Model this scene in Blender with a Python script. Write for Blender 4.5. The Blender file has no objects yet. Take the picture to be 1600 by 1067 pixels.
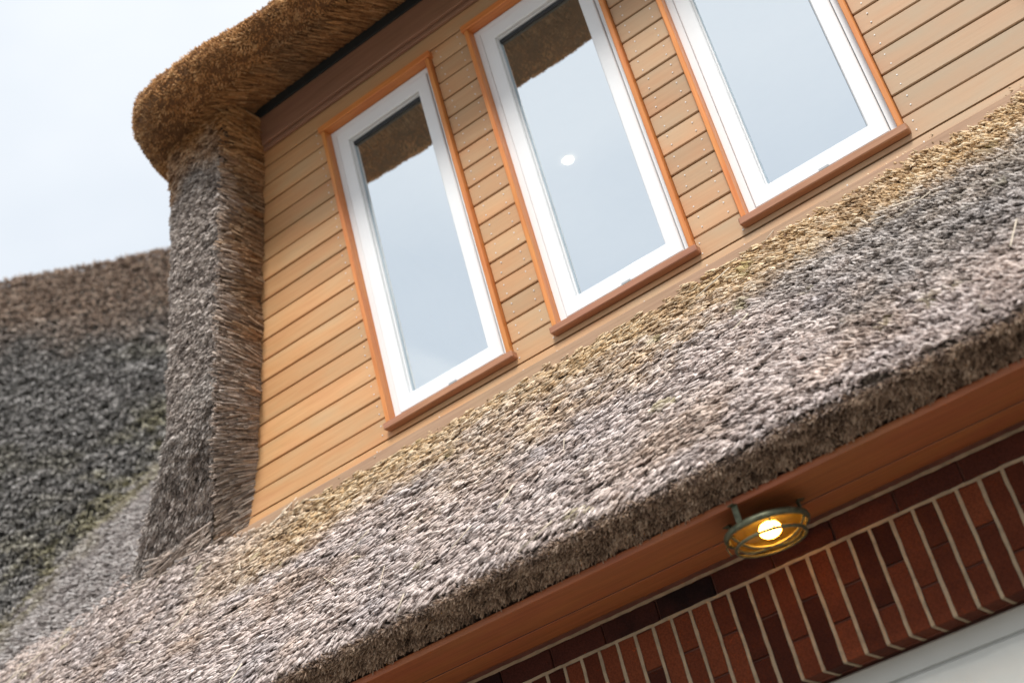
import bpy, bmesh, math, random
import numpy as np
from mathutils import Matrix, Vector

# ------------------------------------------------------------------ camera, sky, sun, exposure
scene = bpy.context.scene
col = scene.collection
cam_data = bpy.data.cameras.new('camera')
cam = bpy.data.objects.new('camera', cam_data)
col.objects.link(cam)
_R = ((0.78797, 0.45675, 0.41290), (0.56745, -0.27844, -0.77490), (-0.23897, 0.84490, -0.47858))
_m = Matrix(_R).to_4x4()
_m.translation = Vector((3.268, -4.837, -2.958))
cam.matrix_world = _m
cam_data.sensor_width = 36.0
cam_data.lens = 50.0
cam_data.clip_end = 2000.0
cam_data.dof.use_dof = True
cam_data.dof.focus_distance = 5.5
cam_data.dof.aperture_fstop = 1.6
scene.camera = cam

SUN_EL, SUN_AZ = math.radians(48), math.radians(22)     # azimuth from -Y towards +X
sun_dir = Vector((math.sin(SUN_AZ) * math.cos(SUN_EL), -math.cos(SUN_AZ) * math.cos(SUN_EL), math.sin(SUN_EL)))

world = bpy.data.worlds.new('World')
scene.world = world
world.use_nodes = True
wn, wl = world.node_tree.nodes, world.node_tree.links
wn.clear()
w_out = wn.new('ShaderNodeOutputWorld')
sky = wn.new('ShaderNodeTexSky')
sky.sky_type = 'NISHITA'
sky.sun_disc = False
sky.sun_elevation = SUN_EL
sky.sun_rotation = math.pi - SUN_AZ
bg_sky = wn.new('ShaderNodeBackground')
bg_sky.inputs['Strength'].default_value = 0.10
wl.new(sky.outputs[0], bg_sky.inputs['Color'])
# thin bright overcast: cloud deck with soft, large variation
tc = wn.new('ShaderNodeTexCoord')
mp = wn.new('ShaderNodeMapping')
mp.inputs['Scale'].default_value = (1.0, 1.0, 1.8)
wl.new(tc.outputs['Generated'], mp.inputs['Vector'])
nz = wn.new('ShaderNodeTexNoise')
nz.inputs['Scale'].default_value = 1.7
nz.inputs['Detail'].default_value = 5.0
nz.inputs['Roughness'].default_value = 0.45
wl.new(mp.outputs[0], nz.inputs['Vector'])
rp = wn.new('ShaderNodeValToRGB')
rp.color_ramp.elements[0].position = 0.36
rp.color_ramp.elements[0].color = (0.54, 0.60, 0.67, 1)
rp.color_ramp.elements[1].position = 0.62
rp.color_ramp.elements[1].color = (0.77, 0.795, 0.82, 1)
wl.new(nz.outputs[0], rp.inputs['Fac'])
bg_cl = wn.new('ShaderNodeBackground')
bg_cl.inputs['Strength'].default_value = 1.0
wl.new(rp.outputs[0], bg_cl.inputs['Color'])
wmix = wn.new('ShaderNodeMixShader')
wmix.inputs[0].default_value = 0.90
wl.new(bg_sky.outputs[0], wmix.inputs[1])
wl.new(bg_cl.outputs[0], wmix.inputs[2])
wl.new(wmix.outputs[0], w_out.inputs['Surface'])

sun_data = bpy.data.lights.new('sun', 'SUN')
sun_data.energy = 2.8
sun_data.angle = math.radians(14)
sun_data.color = (1.0, 0.96, 0.90)
sun = bpy.data.objects.new('sun', sun_data)
col.objects.link(sun)
sun.rotation_euler = sun_dir.to_track_quat('Z', 'Y').to_euler()
sun.location = (6, -12, 12)

scene.view_settings.view_transform = 'Standard'
scene.view_settings.look = 'None'
scene.view_settings.gamma = 1.0
scene.view_settings.exposure = 0.48
scene.view_settings.use_curve_mapping = False
scene.render.engine = 'CYCLES'
scene.cycles.use_denoising = True
scene.cycles.max_bounces = 8

random.seed(7)
rng = np.random.default_rng(11)
GROUND_Z = -4.56

# ------------------------------------------------------------------ helpers
def finish(o, parent=None, label=None, category=None, kind=None, group=None):
    col.objects.link(o)
    if parent is not None:
        o.parent = parent
        o.matrix_parent_inverse = WORLD_INV[parent.name]
    if label: o['label'] = label
    if category: o['category'] = category
    if kind: o['kind'] = kind
    if group: o['group'] = group
    WORLD_INV[o.name] = (Matrix.Translation(o.location)).inverted()
    return o
WORLD_INV = {}

def empty(name, loc, parent=None, **kw):
    o = bpy.data.objects.new(name, None)
    o.empty_display_size = 0.2
    o.location = loc
    return finish(o, parent, **kw)

def obj_bm(name, bm, mat, parent=None, loc=(0, 0, 0), smooth=False, **kw):
    me = bpy.data.meshes.new(name)
    bmesh.ops.recalc_face_normals(bm, faces=bm.faces)
    bm.to_mesh(me); bm.free()
    if mat: me.materials.append(mat)
    if smooth:
        me.polygons.foreach_set('use_smooth', [True] * len(me.polygons))
    o = bpy.data.objects.new(name, me)
    o.location = loc
    return finish(o, parent, **kw)

def obj_me(name, me, parent=None, loc=(0, 0, 0), **kw):
    o = bpy.data.objects.new(name, me)
    o.location = loc
    return finish(o, parent, **kw)

def bm_box(bm, x0, x1, y0, y1, z0, z1, bevel=0.0, segs=1):
    t = bmesh.new()
    bmesh.ops.create_cube(t, size=1.0)
    for v in t.verts:
        v.co.x = x0 + (v.co.x + .5) * (x1 - x0)
        v.co.y = y0 + (v.co.y + .5) * (y1 - y0)
        v.co.z = z0 + (v.co.z + .5) * (z1 - z0)
    if bevel > 0:
        bmesh.ops.bevel(t, geom=t.edges[:], offset=bevel, segments=segs, affect='EDGES', profile=0.5)
    m = bpy.data.meshes.new('tmp'); t.to_mesh(m); t.free()
    bm.from_mesh(m); bpy.data.meshes.remove(m)

def box(name, mat, parent, x0, x1, y0, y1, z0, z1, bevel=0.003, segs=1, **kw):
    cx, cy, cz = (x0 + x1) / 2, (y0 + y1) / 2, (z0 + z1) / 2
    bm = bmesh.new()
    bm_box(bm, x0 - cx, x1 - cx, y0 - cy, y1 - cy, z0 - cz, z1 - cz, bevel, segs)
    return obj_bm(name, bm, mat, parent, (cx, cy, cz), **kw)

def box_mesh(name, mat, sx, sy, sz, bevel=0.003):
    bm = bmesh.new()
    bm_box(bm, -sx / 2, sx / 2, -sy / 2, sy / 2, -sz / 2, sz / 2, bevel)
    bmesh.ops.recalc_face_normals(bm, faces=bm.faces)
    me = bpy.data.meshes.new(name); bm.to_mesh(me); bm.free()
    me.materials.append(mat)
    return me

def tube(bm, pts, r, n=8, closed=False, flat=1.0):
    """sweep a round (or flattened) section along pts"""
    pts = [Vector(p) for p in pts]
    rings = []
    N = len(pts)
    for i, p in enumerate(pts):
        a = pts[(i - 1) % N] if (closed or i > 0) else p
        b = pts[(i + 1) % N] if (closed or i < N - 1) else p
        t = (b - a).normalized()
        s = t.cross(Vector((0, 0, 1)))
        if s.length < 1e-4: s = t.cross(Vector((0, 1, 0)))
        s.normalize(); u = s.cross(t)
        rings.append([bm.verts.new(p + s * (r * math.cos(2 * math.pi * k / n)) + u * (r * flat * math.sin(2 * math.pi * k / n))) for k in range(n)])
    M = N if closed else N - 1
    for i in range(M):
        A, B = rings[i], rings[(i + 1) % N]
        for k in range(n):
            bm.faces.new((A[k], A[(k + 1) % n], B[(k + 1) % n], B[k]))
    if not closed:
        bm.faces.new(rings[0][::-1]); bm.faces.new(rings[-1])

# numpy value noise -----------------------------------------------------------
def _hash(ix, iy, iz, seed):
    h = (ix.astype(np.int64) * 374761393 + iy.astype(np.int64) * 668265263 + iz.astype(np.int64) * 2147483647 + seed * 974711) & 0xffffffff
    h = ((h ^ (h >> 13)) * 1274126177) & 0xffffffff
    h = (h ^ (h >> 16)) & 0xffffff
    return h / float(0xffffff)

def vnoise(P, scale, seed=0):
    Q = np.asarray(P) * scale
    i = np.floor(Q); f = Q - i
    f = f * f * (3 - 2 * f)
    ix, iy, iz = i[:, 0], i[:, 1], i[:, 2]
    out = 0
    for dx in (0, 1):
        for dy in (0, 1):
            for dz in (0, 1):
                w = (f[:, 0] if dx else 1 - f[:, 0]) * (f[:, 1] if dy else 1 - f[:, 1]) * (f[:, 2] if dz else 1 - f[:, 2])
                out = out + w * _hash(ix + dx, iy + dy, iz + dz, seed)
    return out

def fbm(P, scale, seed=0, octs=3):
    s, a, t = 0, 1.0, 0
    for k in range(octs):
        s = s + a * vnoise(P, scale * 2 ** k, seed + 17 * k); t += a; a *= .5
    return s / t

def sstep(a, b, x):
    t = np.clip((x - a) / (b - a), 0, 1)
    return t * t * (3 - 2 * t)

# ------------------------------------------------------------------ materials
def new_mat(name):
    m = bpy.data.materials.new(name)
    m.use_nodes = True
    nt = m.node_tree
    return m, nt.nodes, nt.links, nt.nodes['Principled BSDF']

def wood(name, c0, c1, rough=0.6, vary=0.25, scale=1.0, grey=None, bump=0.15, axis='X'):
    m, n, l, b = new_mat(name)
    tc = n.new('ShaderNodeTexCoord'); oi = n.new('ShaderNodeObjectInfo')
    mp = n.new('ShaderNodeMapping')
    s = {'X': (1.2, 30, 30), 'Z': (30, 30, 1.2)}[axis]
    mp.inputs['Scale'].default_value = tuple(k * scale for k in s)
    l.new(tc.outputs['Object'], mp.inputs['Vector'])
    nz = n.new('ShaderNodeTexNoise'); nz.noise_dimensions = '4D'
    nz.inputs['Scale'].default_value = 3.0; nz.inputs['Detail'].default_value = 5; nz.inputs['Roughness'].default_value = .6
    mul = n.new('ShaderNodeMath'); mul.operation = 'MULTIPLY'; mul.inputs[1].default_value = 40
    l.new(oi.outputs['Random'], mul.inputs[0]); l.new(mul.outputs[0], nz.inputs['W'])
    l.new(mp.outputs[0], nz.inputs['Vector'])
    big = n.new('ShaderNodeTexNoise'); big.noise_dimensions = '4D'
    big.inputs['Scale'].default_value = 2.2; big.inputs['Detail'].default_value = 3
    l.new(mul.outputs[0], big.inputs['W'])
    mp2 = n.new('ShaderNodeMapping'); mp2.inputs['Scale'].default_value = (1.3, 5, 5) if axis == 'X' else (5, 5, 1.3)
    l.new(tc.outputs['Object'], mp2.inputs['Vector']); l.new(mp2.outputs[0], big.inputs['Vector'])
    rp = n.new('ShaderNodeValToRGB')
    rp.color_ramp.elements[0].position = .3; rp.color_ramp.elements[0].color = (*c0, 1)
    rp.color_ramp.elements[1].position = .7; rp.color_ramp.elements[1].color = (*c1, 1)
    l.new(nz.outputs[0], rp.inputs['Fac'])
    last = rp.outputs[0]
    if grey:
        mx = n.new('ShaderNodeMixRGB'); mx.inputs[2].default_value = (*grey, 1)
        # silvering grows away from the sheltered cheek, in clouds of its own
        geo = n.new('ShaderNodeNewGeometry'); sp = n.new('ShaderNodeSeparateXYZ')
        l.new(geo.outputs['Position'], sp.inputs[0])
        mr = n.new('ShaderNodeMapRange'); mr.inputs[1].default_value = -0.8; mr.inputs[2].default_value = 2.6
        mr.inputs[3].default_value = 0.0; mr.inputs[4].default_value = 0.75
        l.new(sp.outputs['X'], mr.inputs[0])
        add = n.new('ShaderNodeMath'); add.operation = 'MULTIPLY_ADD'; add.inputs[1].default_value = 1.5; add.inputs[2].default_value = -.75
        l.new(big.outputs[0], add.inputs[0])
        ad2 = n.new('ShaderNodeMath'); ad2.operation = 'ADD'; ad2.use_clamp = True
        l.new(add.outputs[0], ad2.inputs[0]); l.new(mr.outputs[0], ad2.inputs[1])
        l.new(ad2.outputs[0], mx.inputs[0]); l.new(last, mx.inputs[1]); last = mx.outputs[0]
    hsv = n.new('ShaderNodeHueSaturation')
    v1 = n.new('ShaderNodeMapRange'); v1.inputs[3].default_value = 1 - vary; v1.inputs[4].default_value = 1 + vary
    l.new(oi.outputs['Random'], v1.inputs[0]); l.new(v1.outputs[0], hsv.inputs['Value'])
    v2 = n.new('ShaderNodeMapRange'); v2.inputs[1].default_value = .3; v2.inputs[2].default_value = .7
    v2.inputs[3].default_value = .494; v2.inputs[4].default_value = .506
    l.new(big.outputs[0], v2.inputs[0]); l.new(v2.outputs[0], hsv.inputs['Hue'])
    l.new(last, hsv.inputs['Color']); l.new(hsv.outputs[0], b.inputs['Base Color'])
    b.inputs['Roughness'].default_value = rough
    bp = n.new('ShaderNodeBump'); bp.inputs['Strength'].default_value = bump; bp.inputs['Distance'].default_value = .004
    l.new(nz.outputs[0], bp.inputs['Height']); l.new(bp.outputs[0], b.inputs['Normal'])
    return m

def plain(name, c, rough=.5, metallic=0., noise=.08, nscale=12., bump=0.):
    m, n, l, b = new_mat(name)
    tc = n.new('ShaderNodeTexCoord'); nz = n.new('ShaderNodeTexNoise')
    nz.inputs['Scale'].default_value = nscale; nz.inputs['Detail'].default_value = 5
    l.new(tc.outputs['Object'], nz.inputs['Vector'])
    rp = n.new('ShaderNodeValToRGB')
    rp.color_ramp.elements[0].position = .3; rp.color_ramp.elements[1].position = .7
    rp.color_ramp.elements[0].color = (*[k * (1 - noise) for k in c], 1)
    rp.color_ramp.elements[1].color = (*[min(1, k * (1 + noise)) for k in c], 1)
    l.new(nz.outputs[0], rp.inputs['Fac']); l.new(rp.outputs[0], b.inputs['Base Color'])
    b.inputs['Roughness'].default_value = rough; b.inputs['Metallic'].default_value = metallic
    if bump:
        bp = n.new('ShaderNodeBump'); bp.inputs['Strength'].default_value = bump; bp.inputs['Distance'].default_value = .006
        l.new(nz.outputs[0], bp.inputs['Height']); l.new(bp.outputs[0], b.inputs['Normal'])
    return m

def brick_mat(name, dark, mid, light):
    m, n, l, b = new_mat(name)
    tc = n.new('ShaderNodeTexCoord'); oi = n.new('ShaderNodeObjectInfo')
    mul = n.new('ShaderNodeMath'); mul.operation = 'MULTIPLY'; mul.inputs[1].default_value = 60
    l.new(oi.outputs['Random'], mul.inputs[0])
    nz = n.new('ShaderNodeTexNoise'); nz.noise_dimensions = '4D'; nz.inputs['Scale'].default_value = 9; nz.inputs['Detail'].default_value = 6
    l.new(tc.outputs['Object'], nz.inputs['Vector']); l.new(mul.outputs[0], nz.inputs['W'])
    fine = n.new('ShaderNodeTexNoise'); fine.inputs['Scale'].default_value = 160; fine.inputs['Detail'].default_value = 3
    l.new(tc.outputs['Object'], fine.inputs['Vector'])
    a = n.new('ShaderNodeMath'); a.operation = 'MULTIPLY_ADD'; a.inputs[1].default_value = .55
    l.new(nz.outputs[0], a.inputs[0])
    r2 = n.new('ShaderNodeMath'); r2.operation = 'MULTIPLY_ADD'; r2.inputs[1].default_value = .75; r2.inputs[2].default_value = -.18
    l.new(oi.outputs['Random'], r2.inputs[0]); l.new(r2.outputs[0], a.inputs[2])
    rp = n.new('ShaderNodeValToRGB')
    e = rp.color_ramp.elements
    e[0].position = .12; e[0].color = (*dark, 1); e[1].position = .85; e[1].color = (*light, 1)
    k = e.new(.42); k.color = (*mid, 1)
    l.new(a.outputs[0], rp.inputs['Fac'])
    mx = n.new('ShaderNodeMixRGB'); mx.blend_type = 'MULTIPLY'; mx.inputs[0].default_value = .5
    l.new(rp.outputs[0], mx.inputs[1])
    rf = n.new('ShaderNodeValToRGB'); rf.color_ramp.elements[0].position = .34; rf.color_ramp.elements[0].color = (.28, .28, .28, 1); rf.color_ramp.elements[1].position = .6
    l.new(fine.outputs[0], rf.inputs['Fac']); l.new(rf.outputs[0], mx.inputs[2])
    l.new(mx.outputs[0], b.inputs['Base Color'])
    b.inputs['Roughness'].default_value = .85; b.inputs['Specular IOR Level'].default_value = .12
    bp = n.new('ShaderNodeBump'); bp.inputs['Strength'].default_value = .5; bp.inputs['Distance'].default_value = .003
    l.new(fine.outputs[0], bp.inputs['Height']); l.new(bp.outputs[0], b.inputs['Normal'])
    return m

def reed_mat(name, rough=.75):
    m, n, l, b = new_mat(name)
    at = n.new('ShaderNodeAttribute'); at.attribute_name = 'reed_colour'
    tc = n.new('ShaderNodeTexCoord'); nz = n.new('ShaderNodeTexNoise')
    nz.inputs['Scale'].default_value = 60; nz.inputs['Detail'].default_value = 2
    l.new(tc.outputs['Object'], nz.inputs['Vector'])
    mr = n.new('ShaderNodeMapRange'); mr.inputs[1].default_value = .3; mr.inputs[2].default_value = .7
    mr.inputs[3].default_value = .75; mr.inputs[4].default_value = 1.2
    l.new(nz.outputs[0], mr.inputs[0])
    mx = n.new('ShaderNodeVectorMath'); mx.operation = 'MULTIPLY'
    l.new(at.outputs['Color'], mx.inputs[0]); l.new(mr.outputs[0], mx.inputs[1])
    l.new(mx.outputs[0], b.inputs['Base Color'])
    b.inputs['Roughness'].default_value = rough
    b.inputs['Specular IOR Level'].default_value = .3
    return m

def glass_mat(name):
    m, n, l, b = new_mat(name)
    out = n['Material Output']
    gl = n.new('ShaderNodeBsdfGlossy'); gl.inputs['Roughness'].default_value = 0.004
    gl.inputs['Color'].default_value = (.90, .96, 1.0, 1)
    tr = n.new('ShaderNodeBsdfTransparent'); tr.inputs['Color'].default_value = (.90, .93, .92, 1)
    fr = n.new('ShaderNodeLayerWeight'); fr.inputs['Blend'].default_value = .35
    mr = n.new('ShaderNodeMapRange'); mr.inputs[3].default_value = .74; mr.inputs[4].default_value = 1.0
    l.new(fr.outputs['Fresnel'], mr.inputs[0])
    mx = n.new('ShaderNodeMixShader')
    l.new(mr.outputs[0], mx.inputs[0]); l.new(tr.outputs[0], mx.inputs[1]); l.new(gl.outputs[0], mx.inputs[2])
    l.new(mx.outputs[0], out.inputs['Surface'])
    return m

def emit_mat(name, c, s):
    m, n, l, b = new_mat(name)
    b.inputs['Base Color'].default_value = (*c, 1)
    b.inputs['Emission Color'].default_value = (*c, 1)
    b.inputs['Emission Strength'].default_value = s
    return m

M_BOARD = wood('cedar_board', (.47, .238, .095), (.57, .318, .145), .55, .14, grey=(.42, .30, .20))
M_TRIM = wood('oiled_orange_timber', (.46, .13, .03), (.66, .25, .07), .4, .08)
M_TRIMV = wood('oiled_orange_timber_upright', (.48, .15, .035), (.66, .26, .075), .4, .08, axis='Z')
M_SILL = wood('brown_sill_timber', (.29, .125, .065), (.43, .205, .115), .5, .06)
M_FASCIA = wood('brown_fascia_timber', (.24, .125, .078), (.34, .185, .118), .6, .05)
M_SOFFIT = wood('red_brown_soffit_timber', (.27, .078, .024), (.42, .132, .045), .45, .08)
M_PLANK = wood('pale_brown_base_timber', (.30, .18, .11), (.42, .27, .17), .65, .05)
M_WHITE = plain('white_upvc', (.74, .755, .77), .28, noise=.015)
M_GASKET = plain('dark_gasket_rubber', (.02, .022, .025), .6)
M_SPACER = plain('blue_grey_bead_reflection', (.34, .42, .48), .4)  # blue-grey puts the reflection in the bead into the gasket colour
M_GREY = plain('grey_plastic', (.33, .36, .38), .5)
M_BLACK = plain('black_vent_mesh_joint_shade', (.018, .022, .024), .7)
M_NAIL = plain('steel_screw_head', (.75, .74, .72), .35, .3)
M_GLASS = glass_mat('coated_window_glass')
M_BRICK = brick_mat('red_brick', (.048, .0115, .006), (.105, .025, .011), (.165, .042, .017))
M_BRICKD = brick_mat('dark_plum_brick', (.012, .006, .006), (.058, .017, .012), (.10, .027, .016))
M_POINT = plain('tan_mortar', (.31, .232, .150), .9, noise=.22, nscale=30, bump=.6)
M_BED = plain('red_mortar_bed', (.16, .06, .04), .9, noise=.2, nscale=20)
M_WALLR = plain('plain_red_wall', (.24, .07, .04), .85, noise=.2, nscale=9)
M_REED = reed_mat('weathered_reed')
M_REEDBASE = reed_mat('packed_reed')
M_BRONZE = plain('verdigris_bronze', (.10, .105, .065), .45, .55, noise=.45, nscale=60, bump=.2)
M_AMBER, _n, _l, _b = new_mat('amber_lamp_glass')
_b.inputs['Base Color'].default_value = (1.0, .30, .016, 1); _b.inputs['Transmission Weight'].default_value = .92
_b.inputs['Roughness'].default_value = .05; _b.inputs['IOR'].default_value = 1.25
_tn = _n.new('ShaderNodeTexNoise'); _tn.inputs['Scale'].default_value = 25
_bp = _n.new('ShaderNodeBump'); _bp.inputs['Strength'].default_value = .15; _bp.inputs['Distance'].default_value = .004
_l.new(_tn.outputs[0], _bp.inputs['Height']); _l.new(_bp.outputs[0], _b.inputs['Normal'])
M_BULB = emit_mat('lit_bulb', (1.0, .74, .40), 45.0)
M_DOWN = emit_mat('lit_downlight', (1.0, .88, .66), 7.0)
M_ROOM = plain('room_plaster', (.75, .73, .68), .9, noise=.03)
M_GROUND = plain('pale_gravel', (.23, .21, .18), .95, noise=.3, nscale=3.0, bump=.4)

# ------------------------------------------------------------------ ground
bm = bmesh.new()
bmesh.ops.create_grid(bm, x_segments=8, y_segments=8, size=400)
obj_bm('ground', bm, M_GROUND, None, (0, 0, GROUND_Z), kind='structure')

# ------------------------------------------------------------------ the house
house = empty('thatched_house', (1.3, 0.0, GROUND_Z),
              label='thatched house with cedar clad dormer, three white windows and red brick lintel',
              category='house')

# ---- thatch: surface functions give points; strands of reed stand on them
def grid_mesh(name, f, us, vs, colour, parent, mat, inset=0.0, **kw):
    U, V = np.meshgrid(us, vs, indexing='ij')
    P = f(U.ravel(), V.ravel())
    if inset:
        P = P - normals(f, U.ravel(), V.ravel()) * inset
    nu, nv = len(us), len(vs)
    idx = np.arange(nu * nv).reshape(nu, nv)
    F = np.stack([idx[:-1, :-1], idx[1:, :-1], idx[1:, 1:], idx[:-1, 1:]], -1).reshape(-1, 4)
    me = bpy.data.meshes.new(name)
    me.vertices.add(len(P)); me.vertices.foreach_set('co', P.astype(np.float32).ravel())
    me.loops.add(F.size); me.loops.foreach_set('vertex_index', F.astype(np.int32).ravel())
    me.polygons.add(len(F)); me.polygons.foreach_set('loop_start', np.arange(0, F.size, 4, dtype=np.int32))
    me.update(calc_edges=True); me.validate()
    a = me.attributes.new('reed_colour', 'FLOAT_COLOR', 'POINT')
    C = np.ones((len(P), 4)); C[:, :3] = colour(P) if callable(colour) else colour
    a.data.foreach_set('color', C.astype(np.float32).ravel())
    me.materials.append(mat)
    me.polygons.foreach_set('use_smooth', [True] * len(me.polygons))
    return obj_me(name, me, parent, **kw)

def normals(f, u, v, e=1e-3):
    a = f(u + e, v) - f(u - e, v); b = f(u, v + e) - f(u, v - e)
    n = np.cross(a, b); n /= np.linalg.norm(n, axis=1, keepdims=True) + 1e-12
    return n * FLIP.get(f.__name__, 1)
FLIP = {'apron': -1}

def unit(a): return a / (np.linalg.norm(a, axis=1, keepdims=True) + 1e-12)

def strands(name, P, D, L, r, C, parent, mat=None, label=None, tipscale=.9):
    """one three sided stalk with a cut end for every point"""
    n = len(P)
    D = unit(D)
    rv = unit(rng.normal(size=(n, 3)))
    A = unit(np.cross(D, rv)); B = np.cross(D, A)
    cutn = rng.normal(size=(n, 2)) * .35
    V = np.zeros((n, 6, 3))
    for k in range(3):
        th = 2 * math.pi * k / 3
        off = (A * math.cos(th) + B * math.sin(th)) * r[:, None]
        V[:, k] = P + off
        slant = (cutn[:, 0] * math.cos(th) + cutn[:, 1] * math.sin(th)) * r * 2
        V[:, 3 + k] = P + D * (L + slant)[:, None] + off * tipscale
    base = np.arange(n)[:, None] * 6
    Q = np.array([[0, 1, 4, 3], [1, 2, 5, 4], [2, 0, 3, 5]]).ravel()
    T = np.array([3, 4, 5])
    loops = np.concatenate([base + Q[None], base + T[None]], 1)          # 15 per strand
    starts = (np.arange(n)[:, None] * 15 + np.array([0, 4, 8, 12])[None]).ravel()
    me = bpy.data.meshes.new(name)
    me.vertices.add(n * 6); me.vertices.foreach_set('co', V.astype(np.float32).ravel())
    me.loops.add(n * 15); me.loops.foreach_set('vertex_index', loops.astype(np.int32).ravel())
    me.polygons.add(n * 4); me.polygons.foreach_set('loop_start', starts.astype(np.int32))
    me.update(calc_edges=True)
    a = me.attributes.new('reed_colour', 'FLOAT_COLOR', 'POINT')
    CC = np.ones((n, 6, 4)); CC[:, :, :3] = C[:, None, :]
    a.data.foreach_set('color', CC.astype(np.float32).ravel())
    me.materials.append(mat or M_REED)
    return obj_me(name, me, parent, kind='stuff', label=label)

def lerp(a, b, t):
    t = np.asarray(t)[:, None]
    return np.asarray(a) * (1 - t) + np.asarray(b) * t

# -- main roof and the wing beyond it as one height field
T = 1.11
Z0 = -0.157
R1 = np.array([-4.078, 3.044]); HDIR = np.array([.61, -.79]); RZ = 4.63

def wing_z(x, y):
    q = (x - R1[0]) * HDIR[0] + (y - R1[1]) * HDIR[1]
    return RZ + .10 - 1.81 * np.sqrt(q * q + .10 ** 2) + .10 * np.exp(-((q - 1.0) / .5) ** 2)

def cheek_xr(z): return -.425 - .2415 * (1.836 - z)
def cheek_xl(z):
    return np.interp(z, [-.6, -.1, .25, .659, 1.425, 1.9], [-1.66, -1.42, -1.24, -1.12, -.97, -.92])

def sweep_up(x, y):
    """the roof is swept up where it meets the foot of the dormer cheek"""
    dx = np.maximum(np.maximum(-1.9 - x, x + 1.25), 0); dy = np.maximum(-.10 - y, 0)
    d = np.sqrt(dx * dx + dy * dy)
    return .09 * np.exp(-(d / .17) ** 1.5)

def main_z(x, y):
    m = Z0 + T * y
    w = wing_z(x, y)
    k = .10
    h = np.clip(.5 + .5 * (w - m) / k, 0, 1)
    return m * (1 - h) + w * h + k * h * (1 - h) + sweep_up(x, y)

# apron profile (y, z) measured down the slope and round the eave
PROF = np.array([(.10, Z0 + T * .10), (-.30, Z0 - T * .30), (-.70, Z0 - T * .70), (-.94, Z0 - T * .94 - .004), (-1.02, -1.292), (-1.072, -1.352),
                 (-1.068, -1.376), (-1.03, -1.396), (-.98, -1.420), (-.93, -1.434), (-.89, -1.440), (-.84, -1.435)])
_d = np.r_[0, np.cumsum(np.linalg.norm(np.diff(PROF, axis=0), axis=1))]
PLEN = _d[-1]
V_EDGE = _d[5]
def apron(u, v):
    y = np.interp(v, _d, PROF[:, 0]); z = np.interp(v, _d, PROF[:, 1])
    P = np.stack([u, y, z], 1)
    t = sstep(V_EDGE - .5, V_EDGE, v) * (1 - sstep(V_EDGE + .18, V_EDGE + .26, v))
    wob = (fbm(np.stack([u, u * 0, u * 0], 1), 2.2, 3) - .5) * .045
    top = v < V_EDGE - .2
    P[:, 1] += wob * t; P[:, 2] += -wob * t * .3
    zm = main_z(P[:, 0], P[:, 1])
    P[:, 2] = np.where(top, zm, P[:, 2])
    bump = (fbm(P, 1.6, 5) - .5) * .05 * (1 - sstep(V_EDGE - .2, V_EDGE, v)) * sstep(0.0, .25, v)
    P[:, 2] += bump
    return P
def upper(u, v):
    return np.stack([u, v, main_z(u, v) + (fbm(np.stack([u, v, u * 0], 1), 1.3, 5) - .5) * .10], 1)

thatch = empty('roof_thatch', (1.3, 0.0, -1.0), house, label='weathered grey reed thatch of the main roof and its eave')
VPRO = np.unique(np.r_[np.linspace(0, V_EDGE - .15, 26), np.linspace(V_EDGE - .15, PLEN, 24)])
def packed(c):  # dark base colour stands in for shade in the gaps between reeds
    c = np.array(c)
    return lambda P: c[None] * (.6 + .8 * vnoise(P, 25, 4))[:, None]
grid_mesh('eave_thatch', apron, np.linspace(-4.6, 5.2, 220), VPRO, packed((.12, .095, .075)), thatch, M_REEDBASE, inset=.018)
grid_mesh('upper_thatch', upper, np.linspace(-8.2, -.95, 110), np.linspace(-.02, 4.6, 80), packed((.07, .065, .058)), thatch, M_REEDBASE, inset=.045)
grid_mesh('upper_thatch', upper, np.linspace(3.75, 6.2, 20), np.linspace(-.02, 3.2, 40), packed((.12, .105, .09)), thatch, M_REEDBASE, inset=.006)

# tone pools, base colours of single reeds
GREY = np.array([[.15, .128, .12], [.355, .312, .297], [.55, .50, .482], [.73, .685, .667]])
HONEY = np.array([[.20, .11, .045], [.48, .295, .12], [.68, .455, .21], [.80, .63, .39]])
DARK = np.array([[.06, .058, .055], [.13, .125, .118], [.23, .22, .21], [.42, .40, .385]])
BROWN = np.array([[.08, .045, .025], [.17, .10, .055], [.26, .16, .09], [.36, .25, .16]])
RUST = np.array([[.17, .075, .025], [.40, .19, .07], [.57, .30, .12], [.70, .43, .21]])
MOSS = np.array([[.09, .08, .018], [.18, .158, .045], [.27, .235, .08], [.36, .325, .15]])
def pick(pool, t):
    k = np.clip(t, 0, .9999) * 3
    i = k.astype(int); f = (k - i)[:, None]
    return pool[i] * (1 - f) + pool[np.minimum(i + 1, 3)] * f

SLOPE = unit(np.array([[0, -1.0, -T]]))[0]
CLUMP = (27., 50., 50.)

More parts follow.
